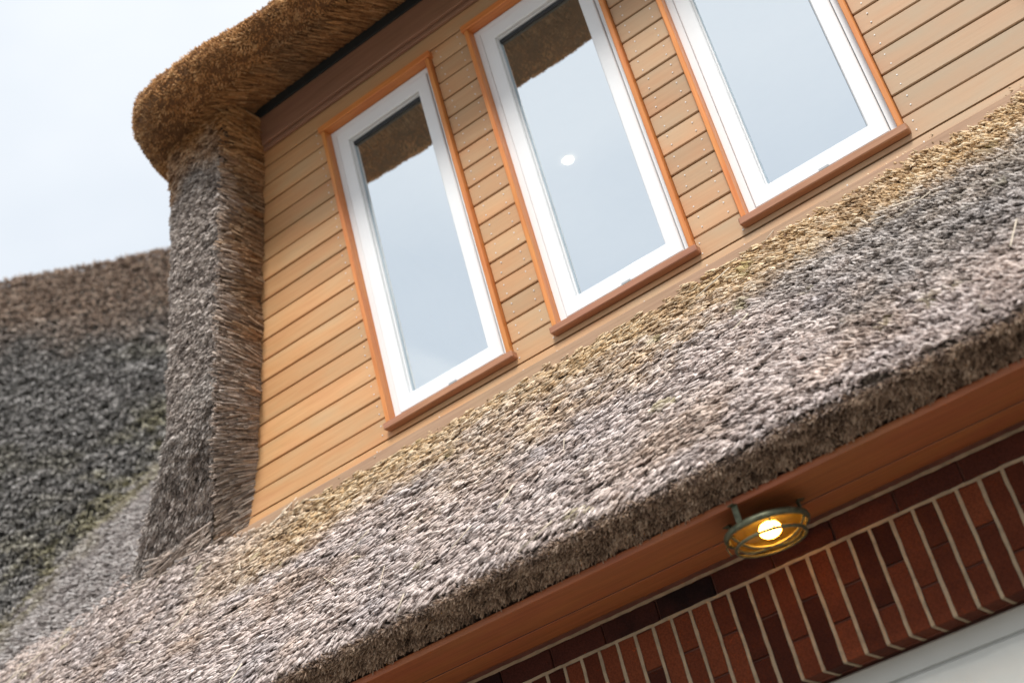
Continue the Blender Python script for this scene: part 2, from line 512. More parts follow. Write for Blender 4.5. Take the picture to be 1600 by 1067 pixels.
def butts(name, f, n, ur, vr, parent, colour, lean=.5, length=(.035, .08), rad=(.0035, .006), clump=14., amp=.035, down=None, sink=.03, spread=.22, lock=2.2, label=None, keep=None):
    u = rng.uniform(*ur, n); v = rng.uniform(*vr, n)
    if keep is not None:
        k = keep(f(u, v)); u, v = u[k], v[k]
    P = f(u, v); N = normals(f, u, v)
    n = len(P)
    d = np.repeat((SLOPE if down is None else np.asarray(down, float))[None], n, 0) if not callable(down) else down(P, N)
    d = unit(d - N * np.sum(d * N, 1, keepdims=True))
    if callable(lean): lean = lean(P)[:, None]
    D = d * (1 - lean) + N * lean
    # reeds stand in small locks that share a direction
    cl = np.ones(3) * np.asarray(clump); PC = P * cl
    J = np.stack([vnoise(PC, 1., 31), vnoise(PC, 1., 32), vnoise(PC, 1., 33)], 1) - .5
    if callable(spread): spread = spread(P)[:, None]
    D = unit(D) + J * spread * lock + rng.normal(size=(n, 3)) * spread * .45
    h = fbm(PC, 1.0, 8, 2) - .5
    P = P + N * (h * amp * 2)[:, None] - N * sink
    L = rng.uniform(*length, n)
    r = rng.uniform(*rad, n)
    t = np.clip(.5 + (h * 1.5) + rng.normal(size=n) * .28, 0, 1)  # hollows darker, raised locks lighter: gap shade put into the reed tone
    return strands(name, P, D, L + sink, r, colour(P, t), parent, label=label)

def apron_colour(P, t):
    x, y = P[:, 0], P[:, 1]
    C = pick(GREY, t)
    pat = fbm(P * np.array([.55, 1, 1]), 2.6, 41)
    lav = np.array([1.10, 1.02, .985])
    C = C * lav
    C = C * (1 + (fbm(P, 5, 43) - .5)[:, None] * np.array([.42, .33, .20]))
    pat = pat * .7 + fbm(P, 14, 44) * .3
    hm = sstep(.34, .84, pat + (.42 + .10 * sstep(1.0, 2.2, x)) * sstep(-.62, -.02, y) - .10) * sstep(-1.0, -.30, y) * .80 * sstep(-1.4, -.4, x)
    C = lerp_rows(C, pick(HONEY, t), hm)
    brown = sstep(.56, .74, fbm(P, 3.4, 47)) * .45
    C = lerp_rows(C, pick(BROWN, t) * 1.35, brown)
    gr = sstep(.70, .80, fbm(P, 7, 51)) * .55
    C = lerp_rows(C, pick(MOSS, t) * 1.3, gr)
    # darker reed mid-slope towards the right end
    dk = sstep(.45, .65, fbm(P, 1.9, 55) + .26 * sstep(1.8, 2.7, x)) * sstep(1.3, 2.2, x) * sstep(-.95, -.6, y) * sstep(-.18, -.42, y) * .65
    C = lerp_rows(C, pick(DARK, t) * 1.2, dk)
    br = sstep(V_EDGE - .1, V_EDGE + .02, np.interp(-y, [0, 1.07], [0, V_EDGE])) * 0
    # underside of the eave, unbleached; the colour also carries the shade below the edge
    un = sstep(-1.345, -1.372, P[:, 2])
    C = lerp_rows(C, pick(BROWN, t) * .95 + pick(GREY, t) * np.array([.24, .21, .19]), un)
    vm = valley_mask(P)
    C = lerp_rows(C, pick(MOSS, t), vm)
    return C
def lerp_rows(A, B, t): return A * (1 - t[:, None]) + B * t[:, None]
def valley_mask(P):
    m = Z0 + T * P[:, 1]; w = wing_z(P[:, 0], P[:, 1])
    d = np.abs(m - w) / 1.8
    return sstep(.36, .0, d + (fbm(P, 3, 63) - .5) * .3) * sstep(.36, .66, fbm(P, 6, 61)) * .6
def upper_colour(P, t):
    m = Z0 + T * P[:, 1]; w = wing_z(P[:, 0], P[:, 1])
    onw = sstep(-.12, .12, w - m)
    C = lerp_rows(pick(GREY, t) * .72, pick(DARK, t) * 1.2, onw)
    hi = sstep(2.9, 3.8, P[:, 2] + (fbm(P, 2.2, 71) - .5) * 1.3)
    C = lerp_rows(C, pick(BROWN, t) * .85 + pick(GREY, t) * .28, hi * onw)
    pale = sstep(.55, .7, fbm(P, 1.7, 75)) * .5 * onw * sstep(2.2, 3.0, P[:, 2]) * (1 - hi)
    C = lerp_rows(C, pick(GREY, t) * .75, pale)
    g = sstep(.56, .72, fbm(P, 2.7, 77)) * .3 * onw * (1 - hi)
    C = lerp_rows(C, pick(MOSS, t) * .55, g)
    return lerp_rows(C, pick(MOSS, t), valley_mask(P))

def in_view_apron(P):
    return np.ones(len(P), bool)
def combed(P, N):
    # the dressed reeds lie over to the left, and hang straighter towards the eave
    k = sstep(-.95, -1.08, P[:, 1])[:, None]
    a = np.radians(62) * (1 - .55 * k) + (fbm(P, 1.1, 35) - .5)[:, None] * .9
    return SLOPE[None] * np.cos(a) + np.array([[-1.0, 0, 0]]) * np.sin(a)
butts('reed_butts', apron, 205000, (-3.3, 3.5), (.02, V_EDGE - .005), thatch, apron_colour, lean=lambda P: .04 + .34 * sstep(1.3, 2.5, P[:, 0]), down=combed, clump=CLUMP, amp=.032, length=(.016, .038), rad=(.0026, .0047), spread=lambda P: .21 + .22 * sstep(1.3, 2.5, P[:, 0]), sink=-.002, lock=1.2)
butts('reed_butts', apron, 30000, (-1.4, 3.5), (V_EDGE + .005, PLEN - .11), thatch, apron_colour, lean=.82, down=(-.3, -.6, -.8), length=(.006, .022), rad=(.0015, .0028), clump=34, amp=.009, spread=.6, sink=.015)
def upper_keep(P):
    vx = -3.235 + .3 * (P[:, 1] - 1.62)
    q = (P[:, 0] - R1[0]) * HDIR[0] + (P[:, 1] - R1[1]) * HDIR[1]
    return (P[:, 2] > -.2) & (q > -.2) & (P[:, 0] < -1.2 - .55 * P[:, 1])
FLIP['upper'] = 1
def wing_down(P, N):
    d = np.zeros_like(P); d[:, 2] = -1
    return d
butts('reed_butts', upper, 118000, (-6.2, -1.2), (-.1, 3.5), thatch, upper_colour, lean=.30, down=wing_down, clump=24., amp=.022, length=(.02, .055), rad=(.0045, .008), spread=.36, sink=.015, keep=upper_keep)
# loose bleached straws lying on the slope
n = 40
u = rng.uniform(-2.6, 3.0, n); v = rng.uniform(.1, V_EDGE - .05, n)
P = apron(u, v); N = normals(apron, u, v)
ang = rng.normal(size=n) * .6
D = SLOPE[None] * np.cos(ang)[:, None] + np.array([[1.0, 0, 0]]) * np.sin(ang)[:, None] + N * .06
strands('loose_straw', P + N * .03, D, rng.uniform(.08, .26, n), rng.uniform(.0022, .0035, n), pick(GREY, rng.uniform(.8, 1, n)) * np.array([1.08, 1.0, .82]), thatch)

# -- dormer roof: a swept eave that turns back round the left and right cheeks
CX = 1.285                                                # dormer centre line
_lip = np.array([(CX, -.635), (.6, -.635), (.2, -.63), (-.15, -.625), (-.42, -.60), (-.66, -.53), (-.81, -.39), (-.90, -.20), (-.98, .10), (-1.08, .6), (-1.2, 1.2)])
_anc = np.array([(CX, -.05), (.6, -.05), (.2, -.05), (-.15, -.05), (-.36, -.05), (-.42, .0), (-.46, .06), (-.50, .15), (-.55, .30), (-.60, .65), (-.7, 1.2)])
_top = np.array([(CX, 3.3), (.8, 3.3), (.6, 3.2), (.4, 3.0), (.3, 2.8), (.25, 2.6), (.2, 2.5), (.2, 2.5), (.15, 2.4), (.1, 2.4), (.1, 2.4)])
_rr = np.array([.045, .045, .055, .075, .095, .11, .115, .115, .12, .12, .12])
_zb = np.array([1.845, 1.845, 1.85, 1.865, 1.875, 1.88, 1.885, 1.89, 1.9, 1.9, 1.9])
_s = np.r_[0, np.cumsum(np.linalg.norm(np.diff(_lip, axis=0), axis=1))]
SLEN = _s[-1]
def smooth_curve(s, A):
    out = 0
    for k, w in ((-.06, .25), (0, .5), (.06, .25)):
        out = out + w * np.interp(np.clip(s + k, 0, SLEN), _s, A)
    return out
def eave(u, v):
    """u along the lip from the centre line (negative: mirrored right half), v: 0 wall .. 1 lip .. 1.5 nose .. 2.5 ridge"""
    s = np.abs(u)
    lx, ly = smooth_curve(s, _lip[:, 0]), smooth_curve(s, _lip[:, 1])
    ax, ay = smooth_curve(s, _anc[:, 0]), smooth_curve(s, _anc[:, 1])
    tx, ty = smooth_curve(s, _top[:, 0]), smooth_curve(s, _top[:, 1])
    r = smooth_curve(s, _rr)
    ox, oy = lx - ax, ly - ay
    ln = np.sqrt(ox * ox + oy * oy) + 1e-9; ox, oy = ox / ln, oy / ln
    zb = smooth_curve(s, _zb); zc = zb + r
    # underside
    a = np.clip(v, 0, 1)
    ux, uy = ax + (lx - ax) * a, ay + (ly - ay) * a
    uz = 2.06 + (zb - 2.06) * a ** 1.0
    # nose: from straight down to up and back
    b = np.clip((v - 1) / .5, 0, 1)
    th = -math.pi / 2 + b * math.radians(215 - 90)
    nx, ny, nzz = lx + ox * r * np.cos(th), ly + oy * r * np.cos(th), zc + r * np.sin(th)
    g = np.clip(v - 1.5, 0, 1)
    th1 = math.radians(125 - 90)
    ex, ey, ez = lx + ox * r * math.cos(th1), ly + oy * r * math.cos(th1), zc + r * math.sin(th1)
    gx, gy, gz = ex + (tx - ex) * g, ey + (ty - ey) * g, ez + (3.45 - ez) * (g ** .9)
    k1 = (v <= 1); k2 = (v > 1) & (v <= 1.5)
    x = np.where(k1, ux, np.where(k2, nx, gx)); y = np.where(k1, uy, np.where(k2, ny, gy)); z = np.where(k1, uz, np.where(k2, nzz, gz))
    P = np.stack([x, y, z], 1)
    w = sstep(.3, 1., v)
    P[:, 2] += (fbm(P, 2.0, 81) - .5) * .05 * w
    P[:, 1] += (fbm(P, 2.6, 82) - .5) * .05 * w
    P[:, 0] = np.where(u < 0, 2 * CX - P[:, 0], P[:, 0])
    return P
dormer_roof = empty('dormer_roof', (CX, 0, 1.8), house, label='rust brown thatched dormer roof with rounded overhanging eave')
VE = np.r_[np.linspace(0, 1, 14), np.linspace(1.06, 1.5, 10), np.linspace(1.6, 2.5, 8)]
UE = np.linspace(-SLEN, SLEN, 151)
grid_mesh('eave_thatch', eave, UE, VE, packed((.15, .075, .032)), dormer_roof, M_REEDBASE, inset=0)
def eave_normal_fix(u, v):
    return eave(u, v)
FLIP['eave'] = 1
def rust_colour(P, t):
    C = pick(RUST, t)
    d = sstep(.50, .70, fbm(P, 3.0, 91)) * .6
    C = lerp_rows(C, pick(BROWN, t), d)
    top = sstep(1.95, 2.12, P[:, 2])*.5
    return lerp_rows(C, pick(BROWN, t) * 1.0, top)
# sign of the surface normal differs on the mirrored half
def eave_left(u, v): return eave(u, v)
def eave_right(u, v): return eave(-u, v)
nl = normals(eave_left, np.array([.5]), np.array([.5])); FLIP['eave_left'] = 1 if nl[0, 2] < 0 else -1
nr = normals(eave_right, np.array([.5]), np.array([.5])); FLIP['eave_right'] = 1 if nr[0, 2] < 0 else -1
na = normals(apron, np.array([.5]), np.array([.5]))
assert na[0, 2] > 0 or True
out_dir = lambda P, N: np.repeat(np.array([[-.15, -1., -.25]]), len(P), 0)
for fn, cnt in ((eave_left, 34000), (eave_right, 2500)):
    butts('reed_butts', fn, cnt, (0.0, SLEN), (.30, 1.62), dormer_roof, rust_colour, lean=.68, down=out_dir, length=(.004, .015), rad=(.0026, .0046), clump=24, amp=.010, spread=.26)
    # long reeds running out from the wall under the eave
    m = 9000 if fn is eave_left else 1500
    u = rng.uniform(0, SLEN, m); v = rng.uniform(.0, .40, m) ** 1.0
    P = fn(u, v); N = normals(fn, u, v)
    D = unit(fn(u, v + .05) - P) + rng.normal(size=(m, 3)) * .05 + N * .02
    strands('long_reeds', P + N * rng.uniform(-.004, .006, (m, 1)), D, rng.uniform(.10, .22, m), rng.uniform(.003, .005, m), rust_colour(P, np.clip(rng.normal(.42, .22, m), 0, 1)), dormer_roof)

# -- cheeks: thick reed shoulders that close the dormer at both ends
def make_cheek(sign):
    fx = (lambda x: x) if sign > 0 else (lambda x: 2 * CX - x)
    def front(u, v):
        """u 0 reveal edge .. 1 left edge .. 1.6 back along the side; v = height"""
        d = sstep(-.20, .42, v)
        xr, xl = cheek_xr(v) - .24 * (1 - d), cheek_xl(v) - .38 * (1 - d)
        a = np.clip(u, 0, 1)
        x = xr + (xl - xr) * a
        y = -.30 * d - .07 * (1 - d) + .10 * np.clip((a - .72) / .28, 0, 1) ** 2 - .02 * np.sin(a * math.pi)
        b = np.clip(u - 1, 0, 1)
        x = x - .10 * b; y = y + 1.5 * b
        P = np.stack([fx(x), y, v + 0 * u], 1)
        w = sstep(.05, .3, u)
        P[:, 1] += (fbm(P, 2.4, 101) - .5) * .07 * w
        P[:, 0] += (fbm(P, 3.1, 102) - .5) * .05 * w
        return P
    def reveal(u, v):
        """u 0 at the boarded wall .. 1 front edge"""
        d = sstep(-.20, .42, v)                 # the foot draws back towards the boarding
        y = .02 - (.02 + .30 * d + .07 * (1 - d)) * u
        x = cheek_xr(v) - .24 * (1 - d) * u + .012 * np.sin(u * 3)
        return np.stack([fx(x), y, v + 0 * u], 1)
    front.__name__ = 'front%d' % sign; reveal.__name__ = 'reveal%d' % sign
    FLIP[front.__name__] = 1; FLIP[reveal.__name__] = 1
    if normals(front, np.array([.4]), np.array([.8]))[0, 1] > 0: FLIP[front.__name__] = -1
    if normals(reveal, np.array([.4]), np.array([.8]))[0, 0] * sign < 0: FLIP[reveal.__name__] = -1
    root = empty('dormer_cheek', (fx(-.9), -.1, -.4), house,
                 label='grey weathered reed cheek closing the %s end of the dormer' % ('left' if sign > 0 else 'right'))
    zs = np.linspace(-.62, 2.0, 60)
    grid_mesh('cheek_thatch', front, np.r_[np.linspace(0, 1, 20), np.linspace(1.05, 2, 12)], zs, packed((.10, .088, .075)), root, M_REEDBASE, inset=.028)
    grid_mesh('reveal_thatch', reveal, np.linspace(0, 1, 8), zs, packed((.10, .07, .045)), root, M_REEDBASE, inset=.0)
    def ccol(P, t):
        C = pick(GREY, t * .85) * np.array([.98, .94, .89])
        r = sstep(1.62, 1.82, P[:, 2] + (fbm(P, 6, 111) - .5) * .25)
        C = lerp_rows(C, pick(RUST, t), r)
        d = sstep(.5, .7, fbm(P, 4, 113)) * .35
        return lerp_rows(C, pick(DARK, t) * 1.3, d)
    k = 1.0 if sign > 0 else .12
    butts('reed_butts', front, int(30000 * k), (0.0, 1.25), (-.58, 1.95), root, ccol, lean=.40, down=(-.5 * sign, -.3, -1), length=(.010, .030), rad=(.0026, .0046), clump=30, amp=.016, spread=.28, sink=.008, lock=1.4)
    def rcol(P, t):
        C = pick(BROWN, t) * 1.35
        g = sstep(1.25, .3, P[:, 2] + (fbm(P, 5, 121) - .5) * .9) * .75
        C = lerp_rows(C, pick(GREY, t) * np.array([.92, .85, .77]), g)
        o = sstep(.60, .72, fbm(P * np.array([1, .2, 3]), 9, 123)) * .4
        C = lerp_rows(C, pick(RUST, t), o)
        r = sstep(1.45, 1.85, P[:, 2])
        C = lerp_rows(C, pick(RUST, t) * .9, r)
        e = sstep(-.10, -.28, P[:, 1] + (fbm(P, 14, 125) - .5) * .2) * (1 - r) * .8      # weathered towards the open edge
        return lerp_rows(C, pick(GREY, t) * np.array([.90, .84, .78]), e)
    m = int(9000 * k)
    u = rng.uniform(-.02, .75, m); v = rng.uniform(-.6, 1.98, m)
    P = reveal(u, v); N = normals(reveal, u, v)
    down = .10 + .30 * sstep(.6, -.3, v)
    J = vnoise(P * np.array([1, .3, 1]), 12, 131) - .5
    D = unit(reveal(u + .3, v) - P) + np.stack([0 * u, 0 * u, -down + J * .5], 1) + rng.normal(size=(m, 3)) * .06
    L = rng.uniform(.10, .20, m) * (1 - .45 * np.clip(u, 0, 1)) * (.65 + .35 * sstep(-.1, .4, v))
    strands('long_reeds', P + N * (rng.uniform(-.012, .016, m) + J * .03)[:, None], D, L, rng.uniform(.003, .0052, m), rcol(P, np.clip(rng.normal(.5, .25, m), 0, 1)), root)
    m = int(620 * k)
    u = rng.uniform(0, .8, m) ** 1.3; v = -.25 + .20 * rng.uniform(0, 1, m) ** 1.5 * (1 - u) + .03 * (1 - u) + .12 * (fbm(np.stack([u, u * 0, u * 0], 1), 7, 5) - .5)
    P = front(u, v); N = normals(front, u, v)
    D = np.stack([np.full(m, -.85 * sign), np.full(m, -.25), -.28 - .2 * (1 - u)], 1) + rng.normal(size=(m, 3)) * .17
    strands('long_reeds', P + N * rng.uniform(-.012, .014, m)[:, None], D, rng.uniform(.06, .16, m), rng.uniform(.0028, .005, m), pick(GREY, np.clip(rng.normal(.55, .22, m), 0, 1)) * np.array([1.05, .96, .86]), root)
    return root
make_cheek(1)
make_cheek(-1)

# ------------------------------------------------------------------ boarded dormer front
S = .945
WX = [0.0, S, 2 * S]
W_WHITE = .672
Z_TOP, Z_BOT = 1.81, -.155
clad = empty('timber_cladding', (CX, 0, Z_BOT), house, label='horizontal cedar boarding of the dormer front')
for a, b, c, d in ((-.92, 2 * CX + .92, -.5, -.06), (-.70, 2 * CX + .70, 1.664, 2.1)):
    box('backing_board', M_FASCIA, clad, a, b, .012, .03, c, d, 0)
for a, b in ((-.85, -.012), (.684, .933), (.684 + .945, .933 + .945), (.684 + 1.89, 2 * CX + .85)):
    box('backing_board', M_FASCIA, clad, a, b, .012, .03, -.0595, 1.6635, 0)
PITCH, GAP = .1068, .007
z0 = .008 - 2 * PITCH
BOARD_T = .02
mesh_cache = {}
def board(x0, x1, zc, h):
    key = (round(x1 - x0, 4), round(h, 4))
    if key not in mesh_cache:
        mesh_cache[key] = box_mesh('board', M_BOARD, x1 - x0, BOARD_T, h, .0035)
    obj_me('board', mesh_cache[key], clad, ((x0 + x1) / 2, -.011 + random.uniform(-.0015, .0015), zc))
XL, XR = -1.02, 2 * CX + 1.02
segs = [(XL, WX[0] - .024)] + [(WX[i] + W_WHITE + .026, WX[i + 1] - .024) for i in range(2)] + [(WX[2] + W_WHITE + .026, XR)]
nails = bmesh.new()
def nail(x, z):
    q = bmesh.ops.create_cone(nails, cap_ends=True, segments=8, radius1=.0036, radius2=.003, depth=.003)['verts']
    bmesh.ops.rotate(nails, verts=q, cent=(0, 0, 0), matrix=Matrix.Rotation(math.pi / 2, 3, 'X'))
    bmesh.ops.translate(nails, verts=q, vec=(x + random.uniform(-.004, .004), -.0225, z + random.uniform(-.004, .004)))
row = 0
zb = z0
while zb < 1.82:
    h = PITCH - GAP
    zt = zb + h
    if zt > 1.84: h -= 0
    zc = zb + h / 2
    if abs(zb - (z0 + PITCH)) < 1e-6:   # notched round the sills
        bm = bmesh.new()
        bm_box(bm, XL, XR, -.021, -.001, zb, -.0775)
        for (a, b) in segs: bm_box(bm, a, b, -.021, -.001, -.0775, zt)
        obj_bm('board', bm, M_BOARD, clad)
        for xx in (-.07, .72, .90, 1.66, 1.85, 2.62): nail(xx, zb + .07); nail(xx, zb + .025)
    elif zb < z0 + .5 * PITCH:            # full lengths under the sills
        board(XL, XR, zc, h)
        for xx in (-.12, .25, .72, .90, 1.35, 1.66, 1.83, 2.3, 2.62): nail(xx, zc + .02)
    else:
        for k, (a, b) in enumerate(segs):
            # courses that meet a head or run above it carry straight across
            if zb > 1.655 and k > 0: continue
            board(a, b if zb <= 1.655 else XR, zc, h)
        if zb <= 1.655:
            for k, (a, b) in enumerate(segs):
                ends = [b - .045] if k == 0 else ([a + .05, b - .05] if k < 3 else [a + .05, a + .75])
                for xx in ends:
                    nail(xx, zc - .024); nail(xx + random.uniform(-.008, .008), zc + .024)
    zb += PITCH
obj_bm('nail_heads', nails, M_NAIL, clad, kind='stuff')
box('base_board', M_PLANK, house, XL - .25, XR + .25, -.050, .010, -.26, -.152, .004, label='pale brown plank along the foot of the dormer boarding')
fas = empty('dormer_fascia', (CX, -.03, 1.8), house, label='dark brown fascia under the dormer eave')
box('fascia_board', M_FASCIA, fas, -.62, 2 * CX + .62, -.06, -.024, 1.825, 1.99, .003)
box('bead_moulding', M_FASCIA, fas, -.62, 2 * CX + .62, -.045, -.023, 1.797, 1.823, .006, 2)
box('vent_strip', M_BLACK, fas, -.60, 2 * CX + .60, -.066, -.026, 1.992, 2.052, .002)

# ------------------------------------------------------------------ windows
NAMES = ['left window of the dormer, nearest the thatch cheek', 'middle window of the dormer with a ceiling light behind its glass',
         'right window of the dormer, beyond the middle one']
def ring(bm, x0, x1, z0, z1, wl_, wr, wb, wt, y0, y1, bevel):
    """mitred rectangular frame"""
    o = [(x0, z0), (x1, z0), (x1, z1), (x0, z1)]
    i = [(x0 + wl_, z0 + wb), (x1 - wr, z0 + wb), (x1 - wr, z1 - wt), (x0 + wl_, z1 - wt)]
    c = bevel
    ii = [(x0 + wl_ - c, z0 + wb - c), (x1 - wr + c, z0 + wb - c), (x1 - wr + c, z1 - wt + c), (x0 + wl_ - c, z1 - wt + c)]
    oo = [(x0 + c, z0 + c), (x1 - c, z0 + c), (x1 - c, z1 - c), (x0 + c, z1 - c)]
    rings = []
    for pts, y in ((o, y1), (o, y0 + c), (oo, y0), (ii, y0), (i, y0 + c), (i, y1)):
        rings.append([bm.verts.new((p[0], y, p[1])) for p in pts])
    for a, b in zip(rings, rings[1:] + rings[:1]):
        for k in range(4):
            bm.faces.new((a[k], a[(k + 1) % 4], b[(k + 1) % 4], b[k]))
for k, wx in enumerate(WX):
    w = empty('window', (wx + W_WHITE / 2, 0, -.07), house, label='white framed ' + NAMES[k])
    X0, X1 = wx, wx + W_WHITE
    ZB, ZT = -.045, 1.660
    bm = bmesh.new(); ring(bm, X0, X1, ZB, ZT, .033, .033, .033, .033, .002, .07, .002); obj_bm('frame', bm, M_WHITE, w)
    bm = bmesh.new(); ring(bm, X0 + .0362, X1 - .0362, ZB + .0362, ZT - .0362, .0683, .0683, .0723, .0683, -.006, .045, .004); obj_bm('sash', bm, M_WHITE, w)
    gx0, gx1, gz0, gz1 = X0 + .1035, X1 - .1035, ZB + .1075, ZT - .1035
    bm = bmesh.new(); ring(bm, gx0, gx1, gz0, gz1, .007, .007, .010, .007, .014, .044, .004); obj_bm('glazing_bead', bm, M_WHITE, w)
    bm = bmesh.new(); ring(bm, gx0 + .0072, gx1 - .0072, gz0 + .0102, gz1 - .0072, .004, .004, .003, .004, .028, .04, .001); obj_bm('gasket', bm, M_SPACER, w)
    box('top_gasket', M_GASKET, w, gx0 + .0115, gx1 - .0115, .020, .033, gz1 - .030, gz1 - .0118, .001)
    bm = bmesh.new(); bm.faces.new([bm.verts.new(q) for q in ((gx0 + .002, .034, gz0 + .002), (gx1 - .002, .034, gz0 + .002), (gx1 - .002, .034, gz1 - .002), (gx0 + .002, .034, gz1 - .002))]); obj_bm('pane', bm, M_GLASS, w)
    # drainage slot cover
    box('drain_cover', M_GREY, w, (X0 + X1) / 2 - .01, (X0 + X1) / 2 + .035, -.0085, -.005, ZB + .0365, ZB + .047, .001)
    # timber surround
    box('jamb', M_TRIMV, w, X0 - .023, X0 - .0005, -.050, .010, -.038, 1.6605, .003)
    box('jamb', M_TRIMV, w, X1 + .0005, X1 + .024, -.050, .010, -.038, 1.6605, .003)
    box('head', M_TRIM, w, X0 - .036, X1 + .036, -.054, .010, 1.662, 1.697, .003)
    box('sill', M_SILL, w, X0 - .034, X1 + .036, -.063, .010, -.0745, -.0415, .004)

# room behind the glass with the downlight seen through the middle pane
room = empty('upstairs_room', (CX, 1.5, -.4), house)
bm = bmesh.new()
for (a, b) in (((-.6, 3.1), (3.0, 3.1)),):
    pass
box('room_floor', M_ROOM, room, -.6, 3.2, .08, 3.0, -.55, -.5, 0)
box('room_ceiling', M_ROOM, room, -.6, 3.2, .08, 3.0, 1.86, 1.90, 0)
box('room_wall', M_ROOM, room, -.6, 3.2, 3.0, 3.05, -.55, 1.9, 0)
box('room_wall', M_ROOM, room, -.65, -.6, .08, 3.05, -.55, 1.9, 0)
box('room_wall', M_ROOM, room, 3.2, 3.25, .08, 3.05, -.55, 1.9, 0)
bm = bmesh.new()
bmesh.ops.create_cone(bm, cap_ends=True, segments=24, radius1=.031, radius2=.031, depth=.008)
room_light = bpy.data.lights.new('downlight_beam', 'SPOT'); room_light.energy = 60; room_light.spot_size = math.radians(120); room_light.shadow_soft_size = .04; room_light.color = (1, .9, .75)
rl = bpy.data.objects.new('downlight_beam', room_light); col.objects.link(rl); rl.location = (.566, 1.523, 1.845)
dl = obj_bm('downlight', bm, M_DOWN, None, (.566, 1.523, 1.853), label='small round ceiling light seen through the middle dormer window', category='ceiling light')

# ------------------------------------------------------------------ eave soffit
YB = -.55
sof = empty('eave_soffit', (CX, -.7, -1.46), house, label='red brown timber soffit boards under the thatched eave')
box('soffit_board', M_SOFFIT, sof, -3.2, 5.0, -.687, YB + .04, -1.463, -1.440, .0012)
box('soffit_board', M_SOFFIT, sof, -3.2, 5.0, -.945, -.699, -1.463, -1.440, .0012)
box('joint_shade', M_BLACK, sof, -3.2, 5.0, -.6985, -.6875, -1.461, -1.44, 0)  # added black strip, puts the shade of the open joint into colour

# ------------------------------------------------------------------ brick wall and lintel
wall = empty('brick_wall', (CX, YB, GROUND_Z), house, label='red brick wall with a lintel of upright bricks')
box('mortar_bed', M_BED, wall, -3.0, 4.8, YB + .012, YB + .1, -1.925, -1.445, 0)
sold = {}
def brick_me(key, mat, sx, sy, sz):
    if key not in sold: sold[key] = box_mesh('brick', mat, sx, sy, sz, .003)
    return sold[key]
JW = .0135
BX = .075
ZS_T, ZS_B = -1.578, -1.935
Hs = ZS_T - ZS_B
x_ref = 1.955                         # a measured joint
i0, i1 = -26, 18
point = bmesh.new()
def wavy_strip(x0, x1, z0, z1, y0, vertical):
    nseg = 9
    A = []
    for j in range(nseg + 1):
        t = j / nseg
        e1, e2 = random.uniform(-.0013, .0013), random.uniform(-.0013, .0013)
        dy = random.uniform(-.001, .001)
        if vertical:
            z = z0 + (z1 - z0) * t
            A.append((point.verts.new((x0 + e1, y0 + dy, z)), point.verts.new((x1 + e2, y0 + dy, z))))
        else:
            x = x0 + (x1 - x0) * t
            A.append((point.verts.new((x, y0 + dy, z0 + e1)), point.verts.new((x, y0 + dy, z1 + e2))))
    for a, b in zip(A, A[1:]):
        point.faces.new((a[0], a[1], b[1], b[0]))
for i in range(i0, i1):
    xa = x_ref + i * BX + JW / 2; xb = x_ref + (i + 1) * BX - JW / 2
    cut = (.36 if i % 2 else .66) + random.uniform(-.03, .03)
    zc = ZS_T - Hs * cut
    gap = .007
    for (za, zb2, tag) in ((ZS_T, zc + gap / 2, 0), (zc - gap / 2, ZS_B, 1)):
        h = round(za - zb2, 2)
        mat = M_BRICK
        if i == 8: mat = M_BRICKD
        me = brick_me(('s', h, mat.name), mat, xb - xa, .102, h)
        o = obj_me('brick', me, wall, ((xa + xb) / 2, YB + .051 + random.uniform(-.0015, .0015), (za + zb2) / 2))
    wavy_strip(xa - JW + .0005, xa - .0005, ZS_B + .004, ZS_T + .001, YB + .0015, True)
# stretcher course over the lintel
ZC_T, ZC_B = -1.494, -1.566
for j in range(-9, 13):
    xa = 1.92 + j * .225; xb = xa + .218
    mat = M_BRICKD
    me = brick_me(('c', mat.name), mat, xb - xa, .102, ZC_T - ZC_B)
    obj_me('brick', me, wall, ((xa + xb) / 2, YB + .051 + random.uniform(-.0012, .0012), (ZC_T + ZC_B) / 2))
    wavy_strip(xa - .007, xb, ZC_B - .0115, ZC_B - .0005, YB + .0012, False)
    wavy_strip(xa - .007, xb, ZC_T + .0005, ZC_T + .0125, YB + .0012, False)
obj_bm('pointing', point, M_POINT, wall, kind='stuff')
# pointing between the brick ends seen from below
pb = bmesh.new()
for i in range(i0, i1):
    xa = x_ref + i * BX
    bm_box(pb, xa - JW / 2 + .0006, xa + JW / 2 - .0006, YB + .004, YB + .13, ZS_B + .0015, ZS_B + .02)
obj_bm('soffit_pointing', pb, M_POINT, wall, kind='stuff')
box('inner_lintel', M_WALLR, wall, x_ref + i0 * BX, x_ref + i1 * BX, YB + .104, YB + .30, ZS_B + .006, -1.46, 0)
# plain piers either side carry the lintel down to the ground
box('pier', M_WALLR, wall, -3.0, x_ref + i0 * BX - .02, YB, YB + .3, GROUND_Z, -1.47, .004)
box('pier', M_WALLR, wall, x_ref + i1 * BX + .02, 4.8, YB, YB + .3, GROUND_Z, -1.47, .004)

